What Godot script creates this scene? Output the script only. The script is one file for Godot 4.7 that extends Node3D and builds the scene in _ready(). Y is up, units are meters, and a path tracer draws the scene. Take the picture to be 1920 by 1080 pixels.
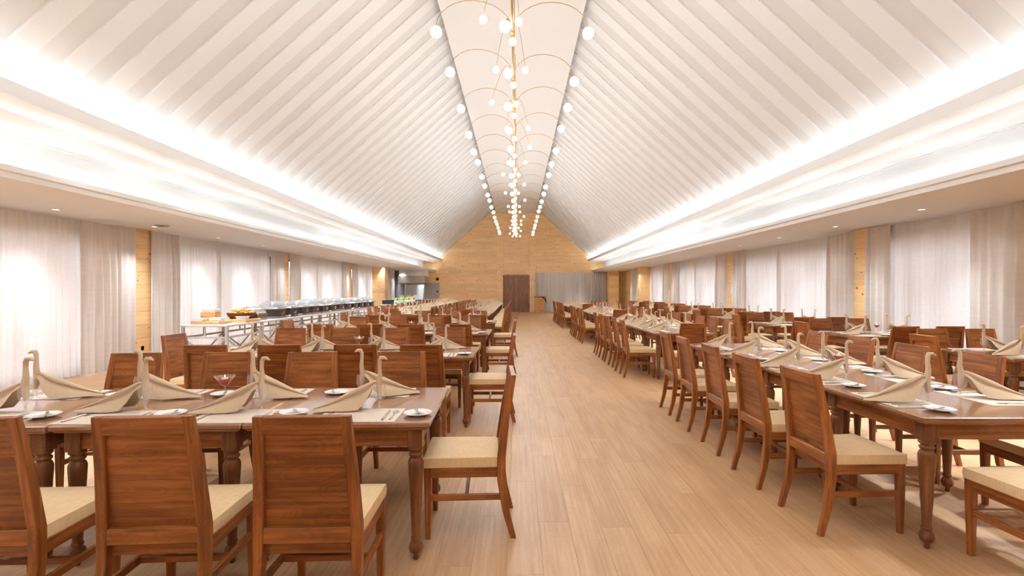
extends Node3D
# A long banquet hall. Camera at the origin, hall runs towards -z. Depths below are metres from the camera.

const FOCAL := 940.0          # pixels, for a 1920 x 1080 frame
const EYE := 1.46
const TABLE_H := 0.76
const END := -33.5            # the panelled wall with the door
const START := 8.0            # the wall behind the camera

var taken := {}
var M := {}
var rng := RandomNumberGenerator.new()
var protos := {}

# ------------------------------------------------------------------ mesh builder
class Shape:
	var v := PackedVector3Array()
	var n := PackedVector3Array()
	var c := PackedColorArray()
	var ix := PackedInt32Array()
	var tint := Color.WHITE
	var tinted := false

	func vert(p: Vector3, nn: Vector3) -> int:
		v.append(p); n.append(nn)
		if tinted: c.append(tint)
		return v.size() - 1

	func tri(a: int, b: int, d: int) -> void:
		var g := (v[b] - v[a]).cross(v[d] - v[a])
		if g.length_squared() < 1e-16: return
		if g.dot(n[a] + n[b] + n[d]) > 0.0:
			ix.append(a); ix.append(d); ix.append(b)
		else:
			ix.append(a); ix.append(b); ix.append(d)

	func poly(pts: Array, nn: Vector3) -> void:   # convex, flat
		var k0 := v.size()
		for p in pts: vert(p, nn)
		for k in range(1, pts.size() - 1): tri(k0, k0 + k, k0 + k + 1)

	func box(center: Vector3, size: Vector3, basis := Basis.IDENTITY, ch := 0.0) -> void:
		var h := size * 0.5
		for ax in 3:
			for sg in [-1.0, 1.0]:
				var nn := Vector3.ZERO; nn[ax] = sg
				var u: int = (ax + 1) % 3
				var w: int = (ax + 2) % 3
				var pts := []
				for q in [[-1, -1], [1, -1], [1, 1], [-1, 1]]:
					var p := Vector3.ZERO
					p[ax] = sg * h[ax]; p[u] = q[0] * (h[u] - ch); p[w] = q[1] * (h[w] - ch)
					pts.append(center + basis * p)
				poly(pts, basis * nn)
		if ch <= 0.0: return
		for ax in 3:          # the twelve chamfers
			var u: int = (ax + 1) % 3
			var w: int = (ax + 2) % 3
			for su in [-1.0, 1.0]:
				for sw in [-1.0, 1.0]:
					var nn := Vector3.ZERO; nn[u] = su; nn[w] = sw
					var pts := []
					for e in [[-1.0, 0], [1.0, 0], [1.0, 1], [-1.0, 1]]:
						var p := Vector3.ZERO
						p[ax] = e[0] * (h[ax] - ch)
						p[u] = su * (h[u] - (ch if e[1] == 0 else 0.0))
						p[w] = sw * (h[w] - (0.0 if e[1] == 0 else ch))
						pts.append(center + basis * p)
					poly(pts, (basis * nn).normalized())
		for sx in [-1.0, 1.0]:
			for sy in [-1.0, 1.0]:
				for sz in [-1.0, 1.0]:
					var s := Vector3(sx, sy, sz)
					poly([center + basis * (s * (h - Vector3(0, ch, ch))), center + basis * (s * (h - Vector3(ch, 0, ch))), center + basis * (s * (h - Vector3(ch, ch, 0)))], (basis * s).normalized())

	# rows of points; smooth normals from the neighbours; out = a point the surface faces away from (or null)
	func grid(rows: Array, wrap := false, flip := false) -> void:
		var R := rows.size()
		var C: int = rows[0].size()
		var k0 := v.size()
		for i in R:
			for j in C:
				var a: Vector3 = rows[mini(i + 1, R - 1)][j] - rows[maxi(i - 1, 0)][j]
				var b: Vector3
				if wrap: b = rows[i][(j + 1) % C] - rows[i][(j - 1 + C) % C]
				else: b = rows[i][mini(j + 1, C - 1)] - rows[i][maxi(j - 1, 0)]
				var nn := a.cross(b)
				if nn.length_squared() < 1e-18:
					nn = (rows[mini(i + 1, R - 1)][0] - rows[maxi(i - 1, 0)][0])
					if i == 0: nn = -nn
				nn = nn.normalized()
				vert(rows[i][j], -nn if flip else nn)
		for i in R - 1:
			for j in (C if wrap else C - 1):
				var j2 := (j + 1) % C
				var p := k0 + i * C + j; var q := k0 + i * C + j2
				var r := k0 + (i + 1) * C + j2; var s := k0 + (i + 1) * C + j
				tri(p, q, r); tri(p, r, s)

	func lathe(prof: Array, seg := 16, at := Vector3.ZERO) -> void:   # [r, y] from bottom to top, seen from outside
		var rows := []
		for p in prof:
			var row := PackedVector3Array()
			for k in seg:
				var a := TAU * k / seg
				row.append(at + Vector3(cos(a) * p[0], p[1], sin(a) * p[0]))
			rows.append(row)
		grid(rows, true, false)

	func tube(path: Array, radii, seg := 6, flat := 1.0, side := Vector3.ZERO) -> void:
		var rows := []
		for i in path.size():
			var t: Vector3 = (path[mini(i + 1, path.size() - 1)] - path[maxi(i - 1, 0)]).normalized()
			var up := side if side != Vector3.ZERO else (Vector3.UP if absf(t.y) < 0.9 else Vector3.RIGHT)
			var x := up.cross(t).normalized()
			var y := t.cross(x).normalized()
			var r: float = radii[i] if radii is Array else radii
			var row := PackedVector3Array()
			for k in seg:
				var a := TAU * k / seg
				row.append(path[i] + x * cos(a) * r * flat + y * sin(a) * r)
			rows.append(row)
		var k0 := v.size()
		grid(rows, true, true)
		for e in [0, path.size() - 1]:
			var d: Vector3 = (path[e] - path[1 if e == 0 else e - 1]).normalized()
			poly(Array(rows[e]), d)

	# rectangle sections joined along a path: [centre, width x, depth z]
	func post(secs: Array, ch := 0.004) -> void:
		var rings := []
		for s in secs:
			var a: float = s[1] * 0.5; var b: float = s[2] * 0.5
			var p: Vector3 = s[0]
			rings.append([p + Vector3(a - ch, 0, b), p + Vector3(a, 0, b - ch), p + Vector3(a, 0, -b + ch), p + Vector3(a - ch, 0, -b), p + Vector3(-a + ch, 0, -b), p + Vector3(-a, 0, -b + ch), p + Vector3(-a, 0, b - ch), p + Vector3(-a + ch, 0, b)])
		for i in rings.size() - 1:
			for k in 8:
				var k2 := (k + 1) % 8
				var pts := [rings[i][k], rings[i][k2], rings[i + 1][k2], rings[i + 1][k]]
				var nn: Vector3 = (pts[1] - pts[0]).cross(pts[3] - pts[0]).normalized()
				if nn.dot((pts[0] + pts[1]) * 0.5 - secs[i][0]) < 0.0: nn = -nn
				poly(pts, nn)
		var e: int = rings.size() - 1
		var upw: float = signf(secs[e][0].y - secs[0][0].y)
		poly(rings[0], Vector3(0, -upw, 0)); poly(rings[e], Vector3(0, upw, 0))

	func prism(pts: Array, z0: float, z1: float) -> void:   # a polygon in x, y pulled along z (may be concave: caps are triangulated)
		var p2 := PackedVector2Array()
		for p in pts: p2.append(Vector2(p[0], p[1]))
		var cw := Geometry2D.is_polygon_clockwise(p2)
		var K := p2.size()
		for k in K:
			var a := p2[k]; var b := p2[(k + 1) % K]
			var d := (b - a).normalized()
			var nn := Vector3(d.y, -d.x, 0) if not cw else Vector3(-d.y, d.x, 0)
			poly([Vector3(a.x, a.y, z0), Vector3(b.x, b.y, z0), Vector3(b.x, b.y, z1), Vector3(a.x, a.y, z1)], nn)
		var t := Geometry2D.triangulate_polygon(p2)
		for e in [[z0, signf(z0 - z1)], [z1, signf(z1 - z0)]]:
			for k in range(0, t.size(), 3):
				poly([Vector3(p2[t[k]].x, p2[t[k]].y, e[0]), Vector3(p2[t[k + 1]].x, p2[t[k + 1]].y, e[0]), Vector3(p2[t[k + 2]].x, p2[t[k + 2]].y, e[0])], Vector3(0, 0, e[1]))

	func ball(at: Vector3, r: float, seg := 14, squash := 1.0) -> void:
		var prof := []
		var h: int = maxi(4, seg / 2)
		for k in h + 1:
			var a := -PI / 2 + PI * k / h
			prof.append([maxf(cos(a) * r, 0.0), sin(a) * r * squash])
		lathe(prof, seg, at)

	func mesh(m: Material) -> ArrayMesh:
		var arr := []
		arr.resize(Mesh.ARRAY_MAX)
		arr[Mesh.ARRAY_VERTEX] = v; arr[Mesh.ARRAY_NORMAL] = n; arr[Mesh.ARRAY_INDEX] = ix
		if tinted: arr[Mesh.ARRAY_COLOR] = c
		var am := ArrayMesh.new()
		am.add_surface_from_arrays(Mesh.PRIMITIVE_TRIANGLES, arr)
		am.surface_set_material(0, m)
		return am

# ------------------------------------------------------------------ naming
func numbered(called: String) -> String:
	var k: int = taken.get(called, 0)
	taken[called] = k + 1
	return called if k == 0 else "%s_%03d" % [called, k]

func tag(o: Node, label: String, category: String, group := "") -> Node:
	o.set_meta("label", label); o.set_meta("category", category)
	if group != "": o.set_meta("group", group)
	return o

func thing(called: String, at := Vector3.ZERO, turn := 0.0) -> Node3D:
	var o := Node3D.new()
	o.name = numbered(called)
	add_child(o)
	o.position = at; o.rotation.y = turn
	return o

func part(called: String, mesh: Mesh, parent: Node, at := Vector3.ZERO) -> MeshInstance3D:
	var o := MeshInstance3D.new()
	o.name = called
	o.mesh = mesh
	parent.add_child(o, true)
	o.position = at
	return o

func solo(called: String, mesh: Mesh, at := Vector3.ZERO, turn := 0.0) -> MeshInstance3D:
	var o := MeshInstance3D.new()
	o.name = numbered(called)
	o.mesh = mesh
	add_child(o)
	o.position = at; o.rotation.y = turn
	return o

func struct(called: String, mesh: Mesh, parent: Node = null, at := Vector3.ZERO) -> MeshInstance3D:
	if parent: return part(called, mesh, parent, at)
	var o := solo(called, mesh, at)
	o.set_meta("kind", "structure")
	return o

func copy(root: Node3D, t: Transform3D) -> Node3D:
	var o: Node3D = root.duplicate()
	var base: String = root.get_meta("stem")
	o.name = numbered(base)
	add_child(o)
	o.transform = t
	o.visible = true
	return o

func nth(k: int) -> String:
	var small := ["zeroth", "first", "second", "third", "fourth", "fifth", "sixth", "seventh", "eighth", "ninth", "tenth", "eleventh", "twelfth", "thirteenth", "fourteenth", "fifteenth", "sixteenth", "seventeenth", "eighteenth", "nineteenth", "twentieth"]
	if k <= 20: return small[k]
	if k < 30: return "twenty-" + small[k - 20]
	return "thirtieth" if k == 30 else "thirty-" + small[k - 30]

# ------------------------------------------------------------------ materials
func noise_bytes(w: int, h: int, freq: float, seed_: int, tw: int, th: int) -> PackedByteArray:
	var f := FastNoiseLite.new()
	f.seed = seed_; f.frequency = freq; f.noise_type = FastNoiseLite.TYPE_SIMPLEX_SMOOTH
	f.fractal_octaves = 3
	var im := f.get_seamless_image(w, h)
	im.convert(Image.FORMAT_L8)
	im.resize(tw, th, Image.INTERPOLATE_CUBIC)
	return im.get_data()

# wood with the grain along u (or along v): two colours, fine streaks over broad figure, and knots
func wood_texture(light: Color, dark: Color, seed_: int, upright := false, knots := 0, size := 512, contrast := 1.0, knot_r := 7.0) -> ImageTexture:
	var fine := noise_bytes(24, 512, 0.08, seed_, size, size)
	var broad := noise_bytes(32, 128, 0.045, seed_ + 1, size, size)
	var swirl := noise_bytes(96, 96, 0.03, seed_ + 2, size, size)
	var im := Image.create(size, size, false, Image.FORMAT_RGB8)
	var r := RandomNumberGenerator.new(); r.seed = seed_
	var ks := []
	for k in knots: ks.append([r.randf() * size, r.randf() * size, knot_r * (0.5 + r.randf() * 0.8)])
	for y in size:
		for x in size:
			var k := y * size + x
			var b := broad[k] / 255.0
			var ring := 0.5 + 0.5 * sin((b * 9.0 + swirl[k] / 255.0 * 5.0) * TAU)
			var t := (fine[k] / 255.0 - 0.5) * 0.9 + (b - 0.5) * 0.8 + (ring - 0.5) * 0.16
			t = clampf(0.5 + t * contrast, 0.0, 1.0)
			var col := dark.lerp(light, t)
			if upright: im.set_pixel(y, x, col)
			else: im.set_pixel(x, y, col)
	for kn in ks:
		var R: int = int(kn[2] * 2.2)
		for dy in range(-R, R + 1):
			for dx in range(-R * 2, R * 2 + 1):
				var d: float = Vector2(dx * 0.62, dy).length() / kn[2]
				var s := clampf(1.15 - d, 0.0, 1.0)
				if s <= 0.0: continue
				var px := posmod(int(kn[0]) + dx, size); var py := posmod(int(kn[1]) + dy, size)
				if upright: var q := px; px = py; py = q
				im.set_pixel(px, py, im.get_pixel(px, py).lerp(Color(dark.r * 0.5, dark.g * 0.36, dark.b * 0.28), s * 0.85))
	return ImageTexture.create_from_image(im)

func weave_texture(seed_: int, amount: float, size := 256) -> ImageTexture:
	var a := noise_bytes(16, 256, 0.12, seed_, size, size)
	var b := noise_bytes(256, 16, 0.12, seed_ + 5, size, size)
	var im := Image.create(size, size, false, Image.FORMAT_RGB8)
	for y in size:
		for x in size:
			var t := 1.0 - amount * (0.5 * a[y * size + x] + 0.5 * b[y * size + x]) / 255.0
			im.set_pixel(x, y, Color(t, t, t))
	return ImageTexture.create_from_image(im)

func mat(called: String, col: Color, rough := 0.6, metal := 0.0) -> StandardMaterial3D:
	var m := StandardMaterial3D.new()
	m.resource_name = called
	m.albedo_color = col; m.roughness = rough; m.metallic = metal
	M[called] = m
	return m

func textured(called: String, tex: Texture2D, scale: Vector3, rough: float, tint := Color.WHITE) -> StandardMaterial3D:
	var m := mat(called, tint, rough)
	m.albedo_texture = tex
	m.uv1_triplanar = true; m.uv1_world_triplanar = true
	m.uv1_scale = scale
	m.uv1_triplanar_sharpness = 8.0
	return m

func glow(called: String, col: Color, energy: float) -> StandardMaterial3D:
	var m := mat(called, Color(0.9, 0.9, 0.9), 0.4)
	m.emission_enabled = true; m.emission = col; m.emission_energy_multiplier = energy
	return m

func make_materials() -> void:
	var teak_l := Color(0.68, 0.41, 0.205); var teak_d := Color(0.44, 0.23, 0.085)
	textured("teak_across", wood_texture(teak_l, teak_d, 3), Vector3(0.9, 0.9, 0.9), 0.36)
	textured("teak_upright", wood_texture(teak_l, teak_d, 4, true), Vector3(0.9, 0.9, 0.9), 0.36)
	textured("teak_panel", wood_texture(teak_l, teak_d, 9, false, 3, 512, 1.1, 14.0), Vector3(0.8, 0.8, 0.8), 0.36)
	var top := textured("table_top", wood_texture(Color(0.67, 0.46, 0.31), Color(0.49, 0.31, 0.19), 5), Vector3(0.7, 0.7, 0.7), 0.25)
	top.clearcoat_enabled = true; top.clearcoat = 1.0; top.clearcoat_roughness = 0.12
	textured("table_leg", wood_texture(Color(0.56, 0.36, 0.21), Color(0.36, 0.20, 0.10), 6, true), Vector3(0.9, 0.9, 0.9), 0.33)
	var pine := wood_texture(Color(1.0, 0.865, 0.675), Color(0.95, 0.775, 0.56), 7, false, 44, 1024, 0.9, 9.0)
	for k in 5:
		var tone: Color = [Color(1, 1, 1), Color(0.975, 0.965, 0.95), Color(1.0, 0.98, 0.95), Color(0.96, 0.945, 0.92), Color(0.99, 0.97, 0.93)][k]
		textured("pine_%d" % k, pine, Vector3(0.42, 0.42, 0.42), 0.5, tone).uv1_offset = Vector3(0.17 * k, 0.31 * k, 0.23 * k)
	var oak := wood_texture(Color(0.79, 0.635, 0.485), Color(0.69, 0.525, 0.37), 8, true, 0, 1024, 0.75)
	for k in 5:
		var tone: Color = [Color(1, 1, 1), Color(0.985, 0.98, 0.975), Color(0.993, 0.99, 0.985), Color(0.975, 0.97, 0.965), Color(1.0, 0.993, 0.983)][k]
		textured("oak_%d" % k, oak, Vector3(0.8, 0.8, 0.5), 0.46, tone).uv1_offset = Vector3(0.19 * k, 0.0, 0.37 * k)
	textured("oak_rest", oak, Vector3(0.8, 0.8, 0.5), 0.46).vertex_color_use_as_albedo = true
	mat("joint", Color(0.52, 0.38, 0.26), 0.8)
	textured("door_wood", wood_texture(Color(0.66, 0.44, 0.29), Color(0.47, 0.28, 0.165), 11, true), Vector3(0.8, 0.8, 0.8), 0.4)
	textured("counter_wood", wood_texture(Color(0.60, 0.36, 0.2), Color(0.42, 0.22, 0.11), 12), Vector3(0.8, 0.8, 0.8), 0.4)
	textured("board_wood", wood_texture(Color(0.86, 0.66, 0.42), Color(0.68, 0.46, 0.26), 13), Vector3(1.5, 1.5, 1.5), 0.5)
	textured("cushion", weave_texture(20, 0.14), Vector3(5, 5, 5), 0.85, Color(0.95, 0.82, 0.64))
	textured("linen", weave_texture(21, 0.10), Vector3(7, 7, 7), 0.9, Color(0.84, 0.735, 0.615))
	textured("placemat", weave_texture(22, 0.12), Vector3(5, 5, 5), 0.7, Color(0.90, 0.83, 0.76))
	var sheer := textured("sheer", weave_texture(23, 0.05), Vector3(1.4, 0.5, 1.4), 0.9, Color(0.93, 0.905, 0.89))
	sheer.backlight_enabled = true; sheer.backlight = Color(0.6, 0.585, 0.57)
	var drape := textured("drape", weave_texture(24, 0.06), Vector3(1.4, 0.5, 1.4), 0.9, Color(0.89, 0.85, 0.82))
	drape.backlight_enabled = true; drape.backlight = Color(0.42, 0.40, 0.38)
	mat("plaster", Color(0.89, 0.885, 0.88), 0.7)
	mat("plaster_shaded", Color(0.845, 0.835, 0.825), 0.75)  # slab between the ceiling panels: their stripe shading is put into this greyer colour
	mat("plaster_warm", Color(0.87, 0.855, 0.84), 0.75)
	mat("brass", Color(0.74, 0.62, 0.43), 0.3, 0.85)
	mat("steel", Color(0.78, 0.77, 0.76), 0.22, 1.0)
	mat("brushed", Color(0.70, 0.68, 0.66), 0.38, 0.9)
	mat("cutlery", Color(0.80, 0.79, 0.78), 0.18, 1.0)
	mat("white_metal", Color(0.68, 0.67, 0.67), 0.45)
	mat("counter_top", Color(0.72, 0.71, 0.70), 0.35)
	mat("china", Color(0.90, 0.89, 0.88), 0.15)
	mat("black", Color(0.03, 0.03, 0.035), 0.6)
	mat("brown_panel", Color(0.20, 0.11, 0.08), 0.4)
	mat("bluegrey", Color(0.60, 0.62, 0.68), 0.7)
	mat("bread", Color(0.72, 0.47, 0.18), 0.8)
	mat("basket", Color(0.36, 0.20, 0.09), 0.8)
	mat("salad", Color(0.42, 0.52, 0.16), 0.8)
	mat("window_frame", Color(0.30, 0.22, 0.17), 0.5)
	mat("earth", Color(0.28, 0.30, 0.24), 0.9)
	var gl := mat("glass", Color(0.95, 0.96, 0.97, 0.13), 0.04)
	gl.transparency = BaseMaterial3D.TRANSPARENCY_ALPHA
	var dg := mat("dome_glass", Color(0.50, 0.50, 0.51, 0.34), 0.06)
	dg.transparency = BaseMaterial3D.TRANSPARENCY_ALPHA
	mat("red_drink", Color(0.72, 0.03, 0.09), 0.15)
	mat("wax", Color(0.92, 0.88, 0.82), 0.5)
	glow("globe", Color(1.0, 0.93, 0.80), 4.5)
	glow("led", Color(1.0, 0.96, 0.91), 3.0)
	glow("lamp_lens", Color(1.0, 0.95, 0.86), 3.0)
	glow("flame", Color(1.0, 0.75, 0.35), 4.0)

# ------------------------------------------------------------------ lights with the fittings
func omni(at: Vector3, energy: float, col: Color, size: float, parent: Node) -> void:
	var l := OmniLight3D.new()
	l.light_energy = energy; l.light_color = col; l.light_size = size
	l.omni_range = 45.0; l.omni_attenuation = 2.0; l.shadow_enabled = true
	parent.add_child(l, true)
	l.position = at

func strip(at: Vector3, length: float, width: float, facing: Vector3, energy: float, col: Color, parent: Node) -> void:
	var l := AreaLight3D.new()
	l.area_size = Vector2(width, length)
	l.light_energy = energy; l.light_color = col
	l.area_range = 45.0
	l.shadow_enabled = true
	parent.add_child(l, true)
	var f := facing.normalized()   # the light shines along its -z
	l.transform = Transform3D(Basis(Vector3(0, 0, 1).cross(-f).normalized() * -1.0, Vector3(0, 0, 1), -f), at)
	if l.transform.basis.determinant() < 0.0: l.transform.basis.x = -l.transform.basis.x

# ------------------------------------------------------------------ furniture
func make_chair() -> Node3D:
	var t := Node3D.new()
	t.set_meta("stem", "dining_chair")
	var s := Shape.new()
	# cushion: a soft block, slightly domed
	var rows := []
	for i in 7:
		var row := PackedVector3Array()
		for j in 7:
			var u := -1.0 + 2.0 * i / 6.0; var w := -1.0 + 2.0 * j / 6.0
			var e: float = maxf(absf(u), absf(w))
			var y: float = 0.494 - (0.004 if e < 0.7 else (0.006 if e < 0.99 else 0.018))
			row.append(Vector3(u * (0.206 + 0.012 * (1.0 - (w + 1) * 0.5)) , y, w * 0.222 - 0.008))
		rows.append(row)
	s.grid(rows, false, true)
	for side in 4:
		var strip_rows := []
		for k in 7:
			var p: Vector3
			if side == 0: p = rows[k][0]
			elif side == 1: p = rows[6][k]
			elif side == 2: p = rows[6 - k][6]
			else: p = rows[0][6 - k]
			strip_rows.append(PackedVector3Array([p, Vector3(p.x * 1.01, 0.45, p.z * 1.01), Vector3(p.x, 0.42, p.z)]))
		s.grid(strip_rows, false, false)
	part("seat_cushion", s.mesh(M.cushion), t)
	s = Shape.new()
	for sx in [-1.0, 1.0]: s.box(Vector3(sx * 0.2, 0.39, -0.0), Vector3(0.026, 0.06, 0.40), Basis.IDENTITY, 0.003)
	s.box(Vector3(0, 0.39, -0.212), Vector3(0.40, 0.06, 0.026), Basis.IDENTITY, 0.003)
	s.box(Vector3(0, 0.39, 0.205), Vector3(0.38, 0.06, 0.026), Basis.IDENTITY, 0.003)
	part("seat_frame", s.mesh(M.teak_across), t)
	for sx in [-1.0, 1.0]:
		s = Shape.new()   # front leg
		s.post([[Vector3(sx * 0.196, 0, -0.205), 0.030, 0.030], [Vector3(sx * 0.196, 0.3, -0.205), 0.042, 0.042], [Vector3(sx * 0.196, 0.42, -0.205), 0.044, 0.044]])
		part("leg", s.mesh(M.teak_upright), t)
		s = Shape.new()   # back post: splayed foot, seat, raked top
		s.post([[Vector3(sx * 0.205, 0, 0.295), 0.032, 0.034], [Vector3(sx * 0.203, 0.16, 0.252), 0.036, 0.042], [Vector3(sx * 0.2, 0.34, 0.226), 0.040, 0.050], [Vector3(sx * 0.198, 0.48, 0.226), 0.044, 0.050], [Vector3(sx * 0.186, 0.72, 0.256), 0.044, 0.040], [Vector3(sx * 0.172, 0.955, 0.298), 0.042, 0.032]])
		part("back_post", s.mesh(M.teak_upright), t)
		s = Shape.new()
		s.box(Vector3(sx * 0.198, 0.24, 0.015), Vector3(0.02, 0.036, 0.42), Basis.IDENTITY, 0.003)
		part("stretcher", s.mesh(M.teak_across), t)
	s = Shape.new()
	s.box(Vector3(0, 0.24, 0.02), Vector3(0.385, 0.03, 0.02), Basis.IDENTITY, 0.003)
	part("stretcher", s.mesh(M.teak_across), t)
	var tilt := Basis(Vector3.RIGHT, atan2(0.074, 0.475))
	s = Shape.new()
	s.box(Vector3(0, 0.918, 0.2925), Vector3(0.325, 0.074, 0.030), tilt, 0.003)
	var back := part("backrest", s.mesh(M.teak_across), t)
	s = Shape.new()
	s.box(Vector3(0, 0.448, 0.228), Vector3(0.36, 0.066, 0.04), Basis.IDENTITY, 0.003)
	part("bottom_rail", s.mesh(M.teak_across), back)
	# the panel between: four boards, wider towards the seat
	for k in 4:
		s = Shape.new()
		var y0 := 0.480 + 0.1015 * k; var y1 := y0 + 0.1005
		var w0 := lerpf(0.362, 0.322, (y0 - 0.48) / 0.41); var w1 := lerpf(0.362, 0.322, (y1 - 0.48) / 0.41)
		var z0 := 0.217 + (y0 - 0.48) * 0.150; var z1 := 0.217 + (y1 - 0.48) * 0.150
		var th := 0.010
		for f in [-1.0, 1.0]:
			var c := 0.0022 if f < 0.0 else 0.0004
			s.poly([Vector3(-w0 / 2, y0 + c, z0 + f * th / 2), Vector3(w0 / 2, y0 + c, z0 + f * th / 2), Vector3(w1 / 2, y1 - c, z1 + f * th / 2), Vector3(-w1 / 2, y1 - c, z1 + f * th / 2)], Vector3(0, -0.15 * f, f).normalized())
			s.poly([Vector3(-w0 / 2, y0 + c, z0 + f * th / 2), Vector3(w0 / 2, y0 + c, z0 + f * th / 2), Vector3(w0 / 2, y0, z0), Vector3(-w0 / 2, y0, z0)], Vector3(0, -1, f).normalized())
			s.poly([Vector3(-w1 / 2, y1 - c, z1 + f * th / 2), Vector3(w1 / 2, y1 - c, z1 + f * th / 2), Vector3(w1 / 2, y1, z1), Vector3(-w1 / 2, y1, z1)], Vector3(0, 1, f).normalized())
		part("back_board", s.mesh(M.teak_panel), back)
	return t

func make_table(w: float, d: float) -> Node3D:
	var t := Node3D.new()
	t.set_meta("stem", "dining_table")
	var s := Shape.new()
	s.box(Vector3(0, TABLE_H - 0.014, 0), Vector3(w, 0.028, d), Basis.IDENTITY, 0.006)
	s.box(Vector3(0, TABLE_H - 0.034, 0), Vector3(w - 0.03, 0.014, d - 0.03), Basis.IDENTITY, 0.004)
	part("tabletop", s.mesh(M.table_top), t)
	for sx in [-1.0, 1.0]:
		s = Shape.new()
		s.box(Vector3(sx * (w / 2 - 0.075), TABLE_H - 0.09, 0), Vector3(0.022, 0.098, d - 0.2), Basis.IDENTITY, 0.002)
		part("apron", s.mesh(M.teak_across), t)
		s = Shape.new()
		s.box(Vector3(0, TABLE_H - 0.09, sx * (d / 2 - 0.075)), Vector3(w - 0.2, 0.098, 0.022), Basis.IDENTITY, 0.002)
		part("apron", s.mesh(M.teak_across), t)
	if not protos.has("leg_mesh"):
		s = Shape.new()
		s.box(Vector3(0, 0.665, 0), Vector3(0.078, 0.11, 0.078), Basis.IDENTITY, 0.003)
		s.lathe([[0.0, 0.0], [0.012, 0.0], [0.016, 0.012], [0.012, 0.024], [0.016, 0.03], [0.033, 0.046], [0.039, 0.066], [0.034, 0.088], [0.022, 0.102], [0.028, 0.112], [0.028, 0.12], [0.023, 0.128], [0.026, 0.2], [0.034, 0.36], [0.042, 0.50], [0.043, 0.53], [0.036, 0.55], [0.028, 0.558], [0.038, 0.568], [0.038, 0.578], [0.028, 0.586], [0.041, 0.598], [0.041, 0.608], [0.033, 0.614]], 14)
		protos["leg_mesh"] = s.mesh(M.table_leg)
	for sx in [-1.0, 1.0]:
		for sz in [-1.0, 1.0]:
			part("leg", protos.leg_mesh, t, Vector3(sx * (w / 2 - 0.085), 0, sz * (d / 2 - 0.085)))
	return t

func make_napkin() -> Node3D:   # a swan: neck in the goblet, tail along -x
	var s := Shape.new()
	s.tube([Vector3(0.004, 0.062, 0), Vector3(0.0, 0.10, 0), Vector3(-0.003, 0.15, 0), Vector3(0.004, 0.20, 0.002), Vector3(0.001, 0.25, 0), Vector3(0.002, 0.284, 0), Vector3(0.010, 0.301, 0.001), Vector3(0.026, 0.302, 0.002), Vector3(0.046, 0.291, 0.003)], [0.014, 0.023, 0.025, 0.020, 0.016, 0.017, 0.020, 0.017, 0.006], 10, 0.66, Vector3(0, 0, 1))
	var rows := []
	# x, ridge height, foot height, half width
	for q in [[0.012, 0.166, 0.150, 0.012], [-0.028, 0.168, 0.118, 0.040], [-0.060, 0.158, 0.055, 0.060], [-0.10, 0.140, 0.012, 0.068], [-0.16, 0.112, 0.006, 0.066], [-0.22, 0.080, 0.006, 0.055], [-0.28, 0.050, 0.006, 0.040], [-0.33, 0.030, 0.006, 0.026], [-0.365, 0.018, 0.006, 0.014]]:
		var x: float = q[0]; var h: float = q[1]; var y: float = q[2]; var w: float = q[3]
		var row := PackedVector3Array()
		for e in [[-1.0, 0.0], [-0.82, 0.26], [-0.52, 0.52], [-0.16, 0.68], [-0.32, 0.76], [-0.36, 0.87], [-0.20, 0.97], [0.0, 1.0], [0.2, 0.97], [0.34, 0.87], [0.28, 0.76], [0.12, 0.66], [0.48, 0.50], [0.82, 0.22], [1.0, 0.0]]:
			row.append(Vector3(x - absf(e[0]) * 0.012, y + (h - y) * e[1], e[0] * w + 0.01 * sin(x * 14.0)))
		rows.append(row)
	s.grid(rows, false, false)
	var root := MeshInstance3D.new()
	root.mesh = s.mesh(M.linen)
	root.set_meta("stem", "swan_napkin")
	return root

func make_goblet() -> Node3D:
	var t := Node3D.new()
	t.set_meta("stem", "water_goblet")
	var s := Shape.new()
	s.lathe([[0.0, 0.008], [0.012, 0.052], [0.024, 0.062], [0.034, 0.082], [0.037, 0.104], [0.035, 0.128], [0.032, 0.146]], 18)
	part("bowl", s.mesh(M.glass), t)
	s = Shape.new()
	s.lathe([[0.034, 0.0], [0.034, 0.003], [0.014, 0.007], [0.006, 0.016], [0.005, 0.044], [0.011, 0.052]], 16)
	part("stem_and_foot", s.mesh(M.glass), t)
	return t

func make_coupe() -> Node3D:   # wide stemmed glass with red water and a floating candle
	var t := Node3D.new()
	t.set_meta("stem", "candle_glass")
	var s := Shape.new()
	s.lathe([[0.006, 0.098], [0.02, 0.108], [0.058, 0.158], [0.06, 0.162]], 20)
	part("bowl", s.mesh(M.glass), t)
	s = Shape.new()
	s.lathe([[0.038, 0.0], [0.038, 0.003], [0.012, 0.007], [0.0045, 0.018], [0.0045, 0.09], [0.007, 0.099]], 14)
	part("stem_and_foot", s.mesh(M.glass), t)
	s = Shape.new()
	s.lathe([[0.0, 0.101], [0.018, 0.109], [0.043, 0.141], [0.0, 0.1415]], 18)
	var d := part("red_water", s.mesh(M.red_drink), t)
	d.set_meta("label", "red water in the glass")
	s = Shape.new()
	s.lathe([[0.0, 0.138], [0.018, 0.138], [0.019, 0.150], [0.0, 0.150]], 12)
	part("floating_candle", s.mesh(M.wax), t)
	s = Shape.new()
	s.lathe([[0.0, 0.150], [0.0035, 0.156], [0.0028, 0.163], [0.0, 0.170]], 8)
	part("flame", s.mesh(M.flame), t)
	return t

func make_plate() -> Node3D:
	var s := Shape.new()
	s.lathe([[0.045, 0.0], [0.048, 0.004], [0.078, 0.014], [0.080, 0.016], [0.077, 0.017], [0.05, 0.008], [0.0, 0.0065]], 24)
	var o := MeshInstance3D.new()
	o.mesh = s.mesh(M.china)
	o.set_meta("stem", "side_plate")
	return o

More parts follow.
